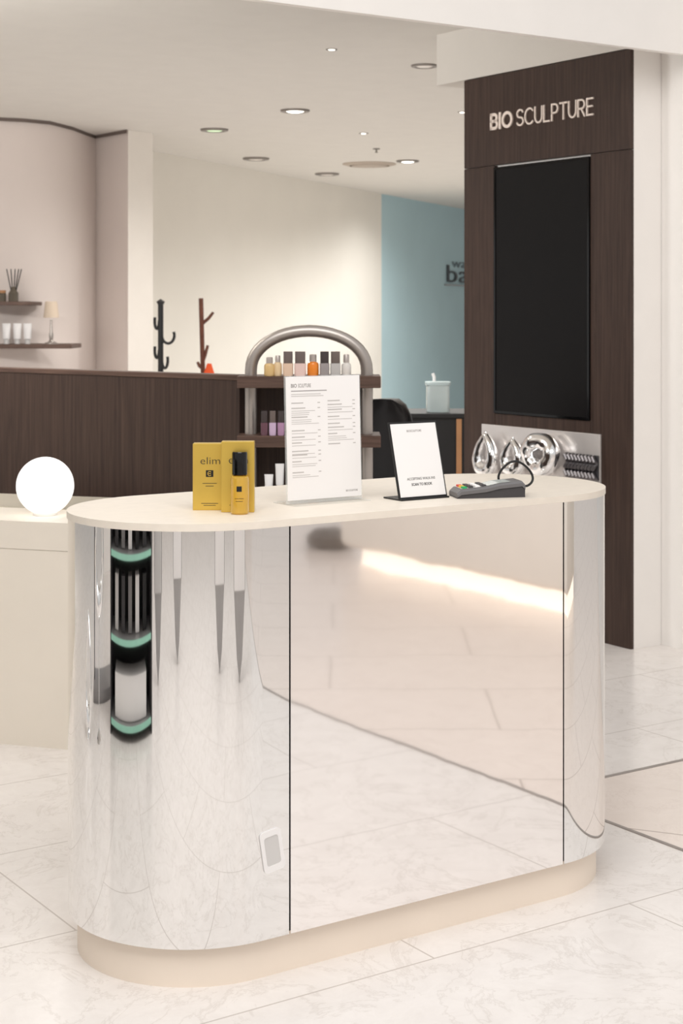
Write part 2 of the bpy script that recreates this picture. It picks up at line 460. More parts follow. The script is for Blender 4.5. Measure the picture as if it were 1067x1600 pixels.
downlight(400, 247, 42, M['dim'], 'unlit ringed downlight just above the cream wall')
downlight(511, 271, 38, M['dim'], 'unlit ringed downlight nearest the blue wall corner')
downlight(568, 208, 15, M['lit'], 'tiny bright spotlight between the ringed lights and the pillar')
downlight(637, 251, 36, M['lit'], 'bright white downlight right of the round vent')
downlight(722, 175, 14, M['lit'], 'tiny bright spotlight touching the pillar edge')
x, y = ceil_pt(577, 256)
vt = thing('ceiling_vent', 'round beige ceiling vent with stepped rings', 'vent', (x, y, CZ))
r = 42*y/F
obj('outer_ring', LT([(r, 0), (r, -.006), (r*.8, -.02), (r*.75, -.02), (r*.75, 0)], 0, 0, 40), M['grille'], vt)
obj('inner_cone', LT([(r*.68, -.001), (r*.66, -.022), (r*.4, -.028), (.01, -.028)], 0, 0, 40), M['grille'], vt)
x, y = ceil_pt(588, 232)
sp = thing('fire_sprinkler', 'tiny sprinkler head on the ceiling in front of the vent', 'sprinkler', (x, y, CZ))
obj('escutcheon', LT([(.03, 0), (.03, -.008), (.012, -.01)], 0, 0, 20), M['ring'], sp)
obj('nozzle', LT([(.007, -.01), (.007, -.03), (.014, -.032), (.014, -.036)], 0, 0, 16), M['ring'], sp)

# ------------------------------------------------------------------ reception counter
HL = .438; R = .296
cc = Vector((.028, 3.960, 0))
ct = thing('reception_counter', 'pill shaped reception counter clad in polished mirror steel with ivory top', 'counter', cc, TH)
obj('plinth', PR(pill(HL, R-.022), 0, .09), M['plinth'], ct)
obj('carcass', PR(pill(HL, R-.016), .09, .984), M['black'], ct)
obj('countertop', PR(pill(HL, R+.0025, 64), .984, 1.0, .003), M['top'], ct)
sL, sR = -HL+.069, HL-.010
def shell(path, z0, z1, th):
    bm = bmesh.new(); n = len(path)
    g = []
    for i in range(n):
        p = Vector(path[i]); c = Vector((max(-HL, min(HL, p.x)), 0)); q = p+(c-p).normalized()*th
        g.append([bm.verts.new((p.x, p.y, z0)), bm.verts.new((p.x, p.y, z1)), bm.verts.new((q.x, q.y, z1)), bm.verts.new((q.x, q.y, z0))])
    for a, b in zip(g, g[1:]):
        for k in range(4):
            j = (k+1) % 4
            bm.faces.new((a[k], a[j], b[j], b[k]))
    bm.faces.new(g[0]); bm.faces.new(g[-1][::-1])
    return bm
arcL = [(sL-.002, -R)]+[(-HL+R*math.cos(a), R*math.sin(a)) for a in [-PI/2-PI*k/96 for k in range(97)]]+[(-.02, R)]
arcR = [(sR+.002, -R)]+[(HL+R*math.cos(a), R*math.sin(a)) for a in [-PI/2+PI*k/96 for k in range(97)]]+[(-.016, R)]
obj('curved_cladding', shell(arcL, .09, .9835, .012), M['mirror'], ct)['label'] = 'wide curved mirror cladding on the left end'
obj('curved_cladding', shell(arcR, .09, .9835, .012), M['mirror'], ct)['label'] = 'narrow curved mirror cladding on the right end'
obj('front_panel', B((sL+.002, -R, .09), (sR-.002, -R+.012, .9835)), M['mirror_flat'], ct, False)
# small white rounded frame low on the cladding
def ringframe(bm, o, i, y0, y1):
    n = len(o); L = []
    for poly in (o, i):
        for y in (y0, y1): L.append([bm.verts.new((x, y, z)) for x, z in poly])
    of, ob, if_, ib = L
    for k in range(n):
        j = (k+1) % n
        for p, q in ((of, if_), (ob, of), (if_, ib), (ib, ob)):
            bm.faces.new((p[k], p[j], q[j], q[k]))
    return bm
Rt = Matrix.Translation((-.415, 0, .282)) @ Matrix.Rotation(math.radians(-9), 4, 'Y')
bm = ringframe(bmesh.new(), rrect(.027, .046, .010), rrect(.018, .032, .006), -R-.0032, -R-.0005); bm.transform(Rt)
tg = obj('rounded_frame', bm, M['paper'], ct, False); tg['label'] = 'small tilted white rounded frame low on the left cladding'
bm = bmesh.new(); bm.faces.new([bm.verts.new((x, -R-.0022, z)) for x, z in rrect(.019, .033, .006)]); bm.transform(Rt)
obj('frame_window', bm, M['greyl'], tg, False)

# gold cartons + oil bottle
def carton(px0, px1, d, ytop, label, rz):
    xa = (px0-CX)*d/F; xb = (px1-CX)*d/F; w = xb-xa; h = H-(ytop-HY)*d/F-1.0; dp = .034
    t = thing('gold_carton', label, 'box', ((xa+xb)/2, d+dp/2, 1.0), rz, 'gold cartons on the counter')
    obj('carton', B((-w/2, -dp/2, 0), (w/2, dp/2, h), .0012, 1), M['gold'], t, False)
    y = -dp/2-.0002
    obj('brand_lettering', text_into(bmesh.new(), 'elim', -w*.27, h*.69, w*.58, h*.105, y, .0003, bold=-.01), M['ink'], t, False)
    e = obj('emblem', B((-w*.11, y-.0003, h*.50), (w*.11, y, h*.60)), M['black'], t, False)
    bm = bmesh.new()
    ribbon(bm, [(w*.055*math.cos(a), h*.55+h*.032*math.sin(a)) for a in [math.radians(50+260*i/12) for i in range(13)]], .0016, .0004)
    ribbon(bm, [(-w*.04, h*.55), (w*.03, h*.55)], .0014, .0004)
    bmesh.ops.translate(bm, verts=bm.verts[:], vec=(0, y-.0003, 0))
    obj('emblem_letter', bm, M['gold'], e, False)
    for zz, ww in ((.40, .42), (.36, .24), (.10, .5), (.07, .36)):
        obj('small_print', B((-w*ww/2, y-.0002, h*zz), (w*ww/2, y, h*zz+.0012)), M['ink'], t, False)
carton(301, 354, 3.660, 693, 'gold carton at the left, standing slightly behind the other one', .0)
carton(345.5, 397, 3.622, 690, 'gold carton directly behind the small oil bottle', .0)
t = thing('oil_bottle', 'small golden oil bottle with a glossy black cap', 'bottle', (at(374.5, 800, 3.594).x, 3.594, 1.0))
r = .0208
obj('bottle_glass', LT([(r*.86, 0), (r, .004), (r, .078), (r*.92, .084), (r*.6, .088)], 0, 0, 40), M['goldliq'], t)
obj('cap', LT([(r*.82, .0885), (r*.82, .137), (r*.74, .140), (.001, .140)], 0, 0, 32), M['gloss'], t)
for a0, a1, z0, z1 in ((-.28, .28, .052, .064), (-.5, .5, .036, .0370), (-.4, .4, .030, .0310)):
    lb = bmesh.new(); n = 8; c = []
    for i in range(n+1):
        a = -PI/2+a0+(a1-a0)*i/n
        c.append([lb.verts.new(((r+.0003)*math.cos(a), (r+.0003)*math.sin(a), z)) for z in (z0, z1)])
    for p, q in zip(c, c[1:]): lb.faces.new((p[0], q[0], q[1], p[1]))
    obj('label_print', lb, M['black'], t)

# menu in acrylic holder
b0 = onz(449, 789, 1.0); b1 = onz(566, 781, 1.0)
mt = thing('menu_holder', 'clear acrylic stand holding a white printed price menu', 'sign holder', ((b0+b1)/2), TH)
W2, HT = .105, .297
tilt = Matrix.Rotation(math.radians(-2), 4, 'X')
bm = B((-W2-.003, .0012, .002), (W2+.003, .004, HT+.006)); bm.transform(tilt); obj('acrylic_back', bm, M['acrylic'], mt, False)
obj('acrylic_foot', B((-W2-.003, -.035, 0), (W2+.003, .06, .003)), M['acrylic'], mt, False)
bm = B((-W2, 0, .010), (W2, .001, HT+.004)); bm.transform(tilt); pp = obj('menu_sheet', bm, M['paper'], mt, False)
def fx(px): return -W2+(px-449)/117*2*W2
def fz(py): return .004+HT*(1-(py-592)/196)
bm = bmesh.new()
text_into(bm, 'BIO', fx(457), fz(609), fx(466)-fx(457), .009, 0, .0003, bold=.015)
text_into(bm, 'SCULPTURE', fx(468), fz(609), fx(488)-fx(468), .009, 0, .0003)
bm.transform(tilt); obj('heading', bm, M['midink'], pp, False)
bm = text_into(bmesh.new(), 'BIO SCULPTURE', fx(541), fz(776), fx(560)-fx(541), .0045, 0, .0003)
bm.transform(tilt); obj('footer', bm, M['midink'], pp, False)
bm = B((fx(457), -.0003, fz(615)), (fx(513), 0, fz(613.8))); bm.transform(tilt); obj('subheading', bm, M['midink'], pp, False)
bm = bmesh.new(); rnd = random.Random(3)
for y in (620, 623): box(bm, (fx(457), -.0003, fz(y)), (fx(500+rnd.random()*14), 0, fz(y-1.0)))
def column(xa, xb, ys):
    for y, n in ys:
        box(bm, (fx(xa), -.0003, fz(y)), (fx(xa+(xb-xa)*(.3+.3*rnd.random())), 0, fz(y-1.7)))
        box(bm, (fx(xb-4), -.0003, fz(y)), (fx(xb), 0, fz(y-1.5)))
        for q in range(n):
            yy = y+4+3*q
            box(bm, (fx(xa), -.0003, fz(yy)), (fx(xa+(xb-xa)*(.6+.35*rnd.random())), 0, fz(yy-.8)))
column(457, 502, [(634, 0), (642, 3), (656, 3), (677, 1), (687, 1), (696, 1), (709, 1), (715, 1), (725, 2), (742, 2)])
column(514, 558, [(632, 0), (638, 1), (646, 1), (657, 1), (668, 0), (674, 1), (684, 3), (700, 0)])
bm.transform(tilt); obj('printed_lines', bm, M['greyink'], pp, False)

# leaning black frame sign
q0 = onz(625, 783, 1.0); q1 = onz(700, 777, 1.0)
wq = (q1-q0).length; rzq = math.atan2(q1.y-q0.y, q1.x-q0.x)
sgn = thing('tabletop_sign', 'small leaning white notice on a black metal easel stand', 'sign', (q0+q1)/2, rzq)
lean = Matrix.Rotation(math.radians(-14.5), 4, 'X'); hq = .192
bm = B((-wq/2, .0015, .001), (wq/2, .0065, hq), .0008, 1); bm.transform(lean); obj('back_plate', bm, M['blackp'], sgn, False)
obj('foot', B((-wq/2, -.006, 0), (wq/2, .07, .004), .0008, 1), M['blackp'], sgn, False)
bm = B((-wq/2+.0042, .0003, .008), (wq/2-.0046, .0012, hq-.0048)); bm.transform(lean); pq = obj('paper', bm, M['paper'], sgn, False)
bm = text_into(bmesh.new(), 'BIOSCULPTURE', -.022, hq-.026, .044, .0055, .0003, .0003)
bm.transform(lean); obj('heading', bm, M['midink'], pq, False)
bm = text_into(bmesh.new(), 'ACCEPTING WALK-INS', -.042, .048, .084, .0062, .0003, .0003)
bm.transform(lean); obj('fine_lettering', bm, M['ink'], pq, False)
bm = text_into(bmesh.new(), 'SCAN TO BOOK', -.031, .034, .062, .0068, .0003, .0003, bold=.02)
bm.transform(lean); obj('bold_lettering', bm, M['ink'], pq, False)

# card terminal
tc_ = onz(762, 777, 1.0)
tm = thing('card_terminal', 'grey handheld card payment terminal lying on the counter', 'card reader', (tc_.x, tc_.y+.02, 1.0), .2)
L2, Wd = .086, .040
prof = [(-L2, .013), (-L2+.01, .022), (-.012, .028), (.02, .035), (L2-.008, .040), (L2, .032)]
def hull(zs0, zs1, wd, e):
    bm = bmesh.new(); secs = []
    for x, zt_ in prof:
        a = zs0 if zs0 is not None else zt_-.013
        b = zt_ if zs1 else zt_-.0132
        a = min(max(a, 0 if zs0 is not None else .003), b-.003)
        a = max(a, .0002); b = max(b, a+.002)
        secs.append([bm.verts.new(p) for p in ((x, -wd, a), (x, -wd, b-e), (x, -wd+e, b), (x, wd-e, b), (x, wd, b-e), (x, wd, a))])
    for p, q in zip(secs, secs[1:]):
        for i in range(6):
            j = (i+1) % 6; bm.faces.new((p[i], p[j], q[j], q[i]))
    bm.faces.new(secs[0]); bm.faces.new(secs[-1][::-1])
    return bm
obj('lower_case', hull(0, False, Wd-.003, .001), M['greydk'], tm, True, 25)
obj('upper_case', hull(None, True, Wd, .005), M['greym'], tm, True, 25)
def topz(x):
    for (xa, za), (xb, zb_) in zip(prof, prof[1:]):
        if xa <= x <= xb: return za+(zb_-za)*(x-xa)/(xb-xa)
    return .03
bm = bmesh.new()
pl = [(x, topz(x)+.0008) for x in (-.074, -.012)]
for (xa, za), (xb, zb_) in zip(pl, pl[1:]):
    bm.faces.new([bm.verts.new(p) for p in ((xa, -.033, za), (xb, -.033, zb_), (xb, .033, zb_), (xa, .033, za))])
obj('keypad_plate', bm, M['greyl'], tm, False)
bm = bmesh.new()
zk = topz(.02)+.0008
bm.faces.new([bm.verts.new(p) for p in ((-.008, -.032, topz(-.008)+.0008), (.02, -.032, zk), (.02, .032, zk), (-.008, .032, topz(-.008)+.0008))])
bm.faces.new([bm.verts.new(p) for p in ((.02, -.032, zk), (.052, -.032, topz(.052)+.0008), (.052, .032, topz(.052)+.0008), (.02, .032, zk))])
bmesh.ops.remove_doubles(bm, verts=bm.verts[:], dist=1e-5)
obj('display', bm, M['lcd'], tm, False)
kc = (mat('key_red', (224, 66, 50), .4), mat('key_yellow', (240, 196, 60), .4), mat('key_green', (36, 170, 96), .4))
for i in range(4):
    for j in range(3):
        x = -.065+.016*i; y = -.022+.022*j; z = topz(x)
        kb = B((x-.0058, y-.0085, z-.002), (x+.0058, y+.0085, z+.005), .001, 1)
        obj('key', kb, kc[2-j] if i == 0 else (M['greydk'] if i % 2 else M['paper']), tm, False)
pts = []
for i in range(44):
    a = math.radians(-60+270*i/43)
    pts.append((.082+.040*math.cos(a)-.006*math.sin(2*a), .020+.016*math.sin(a/2), .050+.032*math.sin(a)))
obj('cable', TB([(.070, .012, .020)]+pts, .0030, 10), M['blackp'], tm)

# ------------------------------------------------------------------ low cream desk with globe lamp
dA = onz(0, 1163, 0); dB = onz(112, 1173, 0)
dd = (dA-dB).normalized(); rzd = math.atan2(-dd.y, -dd.x)
end = dB-dd*.05
nrm = Vector((dd.y, -dd.x, 0))
ctr = end+dd*1.3+nrm*.36
dk = thing('curved_desk', 'low cream desk with rounded end behind the mirrored counter', 'desk', (ctr.x, ctr.y, 0), rzd)
obj('base', PR(pill(1.25, .353, 40), 0, .6585), M['desk'], dk)
obj('desktop', PR(pill(1.25, .355, 40), .66, .753, .006), M['desk'], dk)
obj('top_inlay', PR([(x, y+.16) for x, y in rrect(1.34, .185, .16, 10)], .7532, .756), M['inlay'], dk)
lp = onz(73, 803, .753)
lg = thing('globe_lamp', 'glowing white globe lamp on the low cream desk', 'lamp', (lp.x, lp.y-.03, .7535))
rg = 44.5*lp.y/F
obj('foot', LT([(rg*.42, 0), (rg*.42, .008), (rg*.38, .012)], 0, 0, 32), M['white'], lg)
pr = []
for i in range(33):
    a = -PI/2+PI*i/32
    if math.sin(a) > -.93: pr.append((rg*math.cos(a), rg+.002+rg*math.sin(a)))
obj('globe', LT(pr, 0, 0, 48), M['lampglow'], lg)

# ------------------------------------------------------------------ partition and arched display stand
ZS = H-98*5.7/F
pa = at(374, 588, 5.83); pb = at(0, 574, 6.64)
dr = Vector((pb.x-pa.x, pb.y-pa.y, 0)).normalized()
pt = thing('wood_partition', 'low dark wood partition left of the arched display stand', 'partition', (pa.x, pa.y, 0), math.atan2(-dr.y, -dr.x))
obj('panel', B((-3.2, 0, 0), (0, .06, ZS-.02)), M['wood'], pt, False)
obj('cap_rail', B((-3.2, -.004, ZS-.02), (0, .064, ZS), .002, 1), M['wood_h'], pt, False)

sx = at((392+573)/2, 588, 5.8).x
st = thing('display_stand', 'grey arched tube stand with dark wood shelves of nail polish', 'display stand', (sx, 5.8, 0))
hw = (573-392)/2*5.8/F
zA = H-(588-HY)*5.8/F+.02; rise = (H-(517-HY)*5.8/F)-zA
pts = [(-hw, 0, 0)]+[(-hw, 0, z) for z in (.4, .8, 1.1)]
for i in range(25):
    a = PI-PI*i/24
    pts.append((hw*math.cos(a)*1.0, 0, zA+rise*math.sin(a)**.92))
pts += [(hw, 0, z) for z in (1.1, .8, .4)]+[(hw, 0, 0)]
obj('arch_tube', TB(pts, .022, 16), M['tube'], st)
xl = at(370, 0, 5.7).x-sx; xr = at(595, 0, 5.7).x-sx
SH = [ZS, H-(681-HY)*5.7/F, H-(770-HY)*5.7/F]
for z in SH:
    obj('shelf', B((xl, -.10, z-.042), (xr, .10, z), .002, 1), M['wood_h'], st, False)
obj('back_panel', B((xl+.03, .075, .05), (xr-.03, .09, SH[0]-.043)), M['wood'], st, False)

def polish(px, shelf, col, label, w=20, cap=None, yy=5.722, hb=.046, hc=.042, round_=False):
    z = SH[shelf]; x = at(px, 0, yy).x
    t = thing('nail_polish_bottle', label, 'bottle', (x, yy, z), 0, 'nail polish bottles on the display stand')
    r = w*yy/F/2
    m = mat('polish', col, .12, 0, var=.02, coat=.4)
    if round_:
        obj('bottle_glass', LT([(r*.88, 0), (r, .004), (r, hb*.78), (r*.9, hb*.9), (r*.55, hb)], 0, 0, 24), m, t)
        obj('cap', LT([(r*.62, hb+.0005), (r*.6, hb+hc*.9), (r*.5, hb+hc)], 0, 0, 20), cap or M['cap'], t)
    else:
        obj('bottle_glass', PR(rrect(r, r, r*.4), 0, hb, .003), m, t)
        obj('cap', PR(rrect(r*.88, r*.88, r*.3), hb+.0005, hb+hc, .0015), cap or M['cap'], t)
capl = mat('pale_cap', (190, 180, 174), .3, .4); capd = mat('dark_cap', (78, 70, 70), .3, .4)
polish(421, 0, (220, 186, 128), 'amber nail polish bottle at the left end of the top shelf', 17, capl, 5.722, .046, .022, True)
polish(434, 0, (230, 202, 160), 'pale honey nail polish bottle second from left on the top shelf', 13, capl, 5.722, .050, .024, True)
polish(450, 0, (226, 196, 172), 'beige nail polish bottle with tall grey cap, left of the pink one', 16)
polish(469, 0, (232, 202, 194), 'pale pink nail polish bottle with tall grey cap', 18)
polish(489, 0, (240, 138, 40), 'bright orange nail polish bottle on the top shelf', 18, capl, 5.722, .052, .026, True)
polish(507, 0, (156, 148, 148), 'grey nail polish bottle next to the orange one', 15, capd)
polish(524, 0, (190, 186, 184), 'silver grey nail polish bottle with tall grey cap', 16)
polish(541, 0, (226, 220, 214), 'white nail polish bottle at the right end of the top shelf', 15, capl, 5.722, .048, .03, True)
polish(413, 1, (104, 70, 82), 'plum nail polish bottle at the left end of the middle shelf', 11, capd)
polish(426, 1, (204, 178, 206), 'lilac nail polish bottle second on the middle shelf', 11, M['cap'])
polish(439, 1, (176, 136, 168), 'mauve nail polish bottle third on the middle shelf', 11, capd)
polish(452, 1, (120, 60, 70), 'dark red nail polish bottle beside the menu on the middle shelf', 11, capd)
def cream_tube(x, y, z, h, r, label, group):
    t = thing('cream_tube', label, 'tube', (x, y, z), 0, group)
    obj('cap', LT([(r*.75, 0), (r*.78, h*.22), (r*.7, h*.24)], 0, 0, 20), M['greyl'], t)
    bm = bmesh.new(); n = 20; g = []
    for k, (zz, fl) in enumerate(((h*.245, 0), (h*.5, .25), (h*.8, .65), (h, 1))):
        ring = []
        for i in range(n):
            a = 2*PI*i/n
            ring.append(bm.verts.new((r*math.cos(a)*(1+.15*fl), r*math.sin(a)*(1-.9*fl), zz)))
        g.append(ring)
    for a, b in zip(g, g[1:]):
        for i in range(n):
            j = (i+1) % n; bm.faces.new((a[i], a[j], b[j], b[i]))
    bm.faces.new(g[0][::-1]); bm.faces.new(g[-1])
    obj('tube_body', bm, M['paper'], t)
for px, lab, h_ in ((420, 'shorter white cream tube on the lowest visible shelf of the stand', .062), (437, 'taller white cream tube on the lowest visible shelf of the stand', .10)):
    cream_tube(at(px, 0, 5.74).x, 5.74, SH[2], h_, .014, lab, 'cream tubes on the display stand')

# ------------------------------------------------------------------ wall shelves at the far left
def wallshelf(px, py, thk, label):
    e = at(px, py, 11.15)
    t = thing('wall_shelf', label, 'shelf', (e.x, 11.15, e.z))
    obj('board', B((-1.6, 0, -thk), (0, .42, 0), .003, 1), M['wood_h'], t, False)
    obj('bracket', B((-.9, .06, -thk-.05), (-.87, .42, -thk)), M['wood_h'], t, False)
    return e.z
z1 = wallshelf(48, 471, .026, 'upper dark wood shelf holding the reed diffuser')
z2 = wallshelf(112, 538, .03, 'lower dark wood shelf holding the small table lamp')
for px, lab in ((10, 'white cream tube at the left end of the lower wall shelf'), (27, 'middle white cream tube of three on the lower wall shelf'), (43, 'white cream tube nearest the little table lamp')):
    cream_tube(at(px, 0, 11.3).x, 11.3, z2, .145, .026, lab, 'cream tubes on the wall shelf')
t = thing('table_lamp', 'small silver table lamp with cream shade on the lower shelf', 'lamp', (at(80, 0, 11.3).x, 11.3, z2))
obj('base', LT([(.045, 0), (.045, .008), (.02, .018), (.012, .03), (.018, .06), (.01, .09), (.008, .17)], 0, 0, 20), M['tube'], t)
obj('lamp_shade', LT([(.055, .185), (.042, .30), (.040, .30), (.052, .186)], 0, 0, 28), M['shade'], t)
t = thing('reed_diffuser', 'glass reed diffuser with dark sticks on the upper shelf', 'diffuser', (at(21, 0, 11.3).x, 11.3, z1))
obj('bottle', LT([(.035, 0), (.036, .06), (.018, .085), (.016, .105)], 0, 0, 20), M['glassd'], t)
for a in (-.05, -.02, .01, .035, .055):
    obj('reed', TB([(a*.1, 0, .02), (a, .01, .23)], .004, 6), M['blackp'], t)
t = thing('glass_jar', 'small dark jar beside the diffuser on the upper shelf', 'jar', (at(3, 0, 11.3).x, 11.3, z1))
obj('jar_body', LT([(.03, 0), (.03, .055), (.024, .06)], 0, 0, 20), M['glassd'], t)
obj('lid', LT([(.028, .0605), (.028, .08), (.001, .08)], 0, 0, 20), M['oak'], t)

# ------------------------------------------------------------------ coat trees
d = 11.0
bx = at(251, 0, d).x
t = thing('coat_tree', 'black coat tree with curled hooks in front of the cream wall', 'coat rack', (bx, d, 0))
zt_ = H-(476-HY)*d/F
obj('pole', TB([(0, 0, .02), (0, 0, zt_)], .019, 12), M['blackp'], t)
obj('base', LT([(.18, 0), (.18, .02), (.03, .04)], 0, 0, 28), M['blackp'], t)
obj('finial', LT([(.019, zt_), (.030, zt_+.02), (.001, zt_+.04)], 0, 0, 16), M['blackp'], t)
for s, z, l in ((1, 1.30, .085), (-1, 1.40, .03), (1, 1.13, .04), (-1, 1.20, .03)):
    p = []
    for i in range(13):
        a = PI*1.15*i/12
        p.append((s*(.01+l/2*(1-math.cos(a))), -.01, z-.055*math.sin(a)))
    obj('hook', TB(p, .010, 8), M['blackp'], t)
d2 = 11.6
bx = at(315, 0, d2).x
t = thing('coat_tree', 'brown wooden branch style coat tree beside the black one', 'coat rack', (bx, d2, 0))
zt_ = H-(466-HY)*d2/F
obj('pole', TB([(.03, 0, .02), (.01, 0, 1.0), (-.005, 0, zt_)], .017, 10), M['redwood'], t)
obj('base', LT([(.18, 0), (.18, .02), (.03, .05)], 0, 0, 24), M['redwood'], t)
for z, dx, dz in ((1.38, .085, .08), (1.10, .045, .12), (1.05, -.03, .05)):
    obj('branch', TB([(.008, 0, z), (dx*.6, 0, z+dz*.45), (dx, 0, z+dz)], [.013, .012, .010], 8), M['redwood'], t)
t = thing('orange_cloth', 'orange red cloth hanging low on the brown coat tree', 'cloth', (bx+.06, d2-.05, .80))
bm = bmesh.new(); g = []
for i, (zz, w) in enumerate(((0, .05), (.12, .05), (.2, .04), (.29, .014))):
    g.append([bm.verts.new((w*math.cos(2*PI*k/14)*(1+.2*math.sin(3*k)), .5*w*math.sin(2*PI*k/14), zz)) for k in range(14)])
for a, b in zip(g, g[1:]):
    for k in range(14): bm.faces.new((a[k], a[(k+1) % 14], b[(k+1) % 14], b[k]))
bm.faces.new(g[0][::-1]); bm.faces.new(g[-1])
obj('cloth_folds', bm, mat('orange_fabric', (206, 78, 34), .8), t)

# ------------------------------------------------------------------ salon chair, cabinet, tub
cxp = at(568, 0, 7.2)
t = thing('salon_chair', 'black leather salon chair partly hidden by the display stand', 'chair', (cxp.x, 7.2, 0), -.5)
obj('base', LT([(.28, 0), (.28, .02), (.05, .05), (.035, .08), (.035, .42)], 0, 0, 32), M['chrome'], t)
obj('seat', B((-.21, -.22, .42), (.21, .22, .53), .04, 4), M['leather'], t)
bm = bmesh.new(); g = []
for (z, w, y) in ((.54, .16, .20), (.7, .18, .23), (.88, .16, .25), (.98, .13, .26), (1.03, .10, .262), (1.055, .05, .264)):
    ring = []
    for k in range(24):
        a = 2*PI*k/24
        ring.append(bm.verts.new((w*math.copysign(abs(math.cos(a))**.6, math.cos(a)), y+.045*math.copysign(abs(math.sin(a))**.6, math.sin(a))-.06*math.cos(a)**2, z)))
    g.append(ring)
for a, b in zip(g, g[1:]):
    for k in range(24): bm.faces.new((a[k], a[(k+1) % 24], b[(k+1) % 24], b[k]))
bm.faces.new(g[0][::-1]); bm.faces.new(g[-1])
obj('backrest', bm, M['leather'], t, True, 60)
for s in (-1, 1):
    obj('armrest', TB([(s*.22, .20, .60), (s*.24, .12, .70), (s*.245, -.05, .72), (s*.24, -.18, .70), (s*.22, -.19, .50)], .028, 12), M['leather'], t)
c0 = at(610, 646, 8.6); c1 = at(745, 646, 8.6)
cb = thing('low_cabinet', 'low black cabinet in front of the blue wall', 'cabinet', ((c0.x+c1.x)/2, 8.6, 0))
hwc = (c1.x-c0.x)/2
obj('body', B((-hwc, .01, 0), (hwc, .45, c0.z-.025)), M['blackp'], cb, False)
obj('cabinet_top', B((-hwc-.01, -.012, c0.z-.025), (hwc+.01, .46, c0.z), .003, 1), M['blackp'], cb, False)
obj('wood_upright', B((at(713, 0, 8.6).x-(c0.x+c1.x)/2, -.008, 0), (at(721, 0, 8.6).x-(c0.x+c1.x)/2, .009, c0.z-.03)), M['oak'], cb, False)
x = at(684, 0, 8.75).x
tb = thing('plastic_tub', 'cloudy plastic tub with lid standing on the low black cabinet', 'tub', (x, 8.75, c0.z))
obj('tub_body', PR(rrect(.062, .05, .02), 0, .145, .004), M['tub'], tb)
obj('lid', PR(rrect(.068, .055, .02), .1455, .165, .004), mat('tub_lid', (190, 205, 206), .4), tb)
obj('spout', TB([(-.02, 0, .166), (-.02, 0, .19), (-.028, 0, .21)], .009, 8), M['paper'], tb)

# ------------------------------------------------------------------ the hall around, seen only in the mirrored cladding
g1 = Vector((4.0, 3.08, 0)); g2 = Vector((5.22, 1.51, 0))
gd = thing('display_plinth', 'pale display plinth with glowing base, reflected in the front panel', 'plinth', (g1+g2)/2, TH)
obj('led_base', B((.12, -.95, 0), (.9, .98, .115)), M['led'], gd, False)
obj('plinth_body', B((0, -1.0, .12), (.95, 1.05, .62), .04, 4), M['offwhite'], gd)
fc = thing('floor_cushion', 'low grey round cushion reflected at the top left of the front panel', 'cushion', (5.85, 1.12, 0))
obj('cushion_pad', LT([(.10, 0), (.15, .02), (.155, .07), (.11, .115), (.01, .125)], 0, 0, 32), M['cushion'], fc)
obj('button', LT([(.012, .1255), (.012, .130), (.004, .132)], 0, 0, 12), M['greyl'], fc)
ph = math.radians(125.4)
shx, shy = -2.1, 2.3
sh = thing('shelving_unit', 'black shelving with mint shelf edges reflected in the left curve', 'shelving', (shx, shy, 0), ph)
obj('back_board', B((-.78, .28, 0), (.78, .30, 1.7)), M['black'], sh, False)
for s in (-1, 1): obj('side_board', B((s*.78-.02, -.05, 0), (s*.78+.02, .30, 1.7)), M['greydk'], sh, False)
for z in (.04, .33, .62, .93, 1.24):
    e = obj('shelf', B((-.76, -.045, z), (.76, .28, z+.02)), M['greyd'], sh, False)
    obj('shelf_edge', B((-.76, -.052, z-.002), (.76, -.0455, z+.02)), M['mint'], e, False)
cph, sph = math.cos(ph), math.sin(ph)
for z, hh_, mats in ((.3525, .2, ('blackp', 'paper', 'greyd', 'greydk', 'greyl')), (.6425, .22, ('greydk', 'blackp', 'paper', 'greyd', 'greydk'))):
    for i, mk in enumerate(mats):
        lx = -.54+.27*i; ly = .10
        o = obj('product_carton', B((-.07, -.05, 0), (.07, .05, hh_), .003, 1), M[mk], None, False)
        o.location = (shx+lx*cph-ly*sph, shy+lx*sph+ly*cph, z); o.rotation_euler = (0, 0, ph)
        tag(o, {'blackp': 'black', 'paper': 'white', 'greydk': 'dark grey', 'greyd': 'mid grey', 'greyl': 'pale grey'}[mk]+' carton on the mint edged shelving reflected in the counter', 'box', 'cartons on the mint edged shelving')
o = obj('storage_crate', B((-.6, -.10, 0), (.6, .10, .16), .01, 2), M['paper'], None)
o.location = (shx-.10*sph, shy+.10*cph, .0605); o.rotation_euler = (0, 0, ph)
tag(o, 'long white crate on the lowest mint edged shelf reflected in the counter', 'crate')
for i, (yy, w_, h_, zc) in enumerate(((3.5, .36, .5, .72), (4.05, .30, .36, .24))):
    t = thing('foil_balloon', ('upper' if i == 0 else 'lower')+' silver foil drop balloon reflected at the far left of the counter', 'balloon', (-2.45, yy, zc), PI/2, 'silver foil balloons in the hall')
    foil(t, w_, h_, 'drop', .055, -zc)
t = thing('streak_rail', 'added dark grey rail frame reflected near the left edge of the counter', 'rail', (-3.2, 3.2, 0), PI/2)  # unseen rail added to put dark streaks into the curved mirror
for s in (-1, 1): obj('upright', TB([(s*.6, 0, .04), (s*.6, 0, 1.5)], .025, 10), M['greydk'], t)
obj('top_bar', TB([(-.6, 0, 1.5), (.6, 0, 1.5)], .02, 10), M['greydk'], t)
obj('base_tray', B((-.65, -.2, 0), (.65, .2, .05), .01), M['greyd'], t)
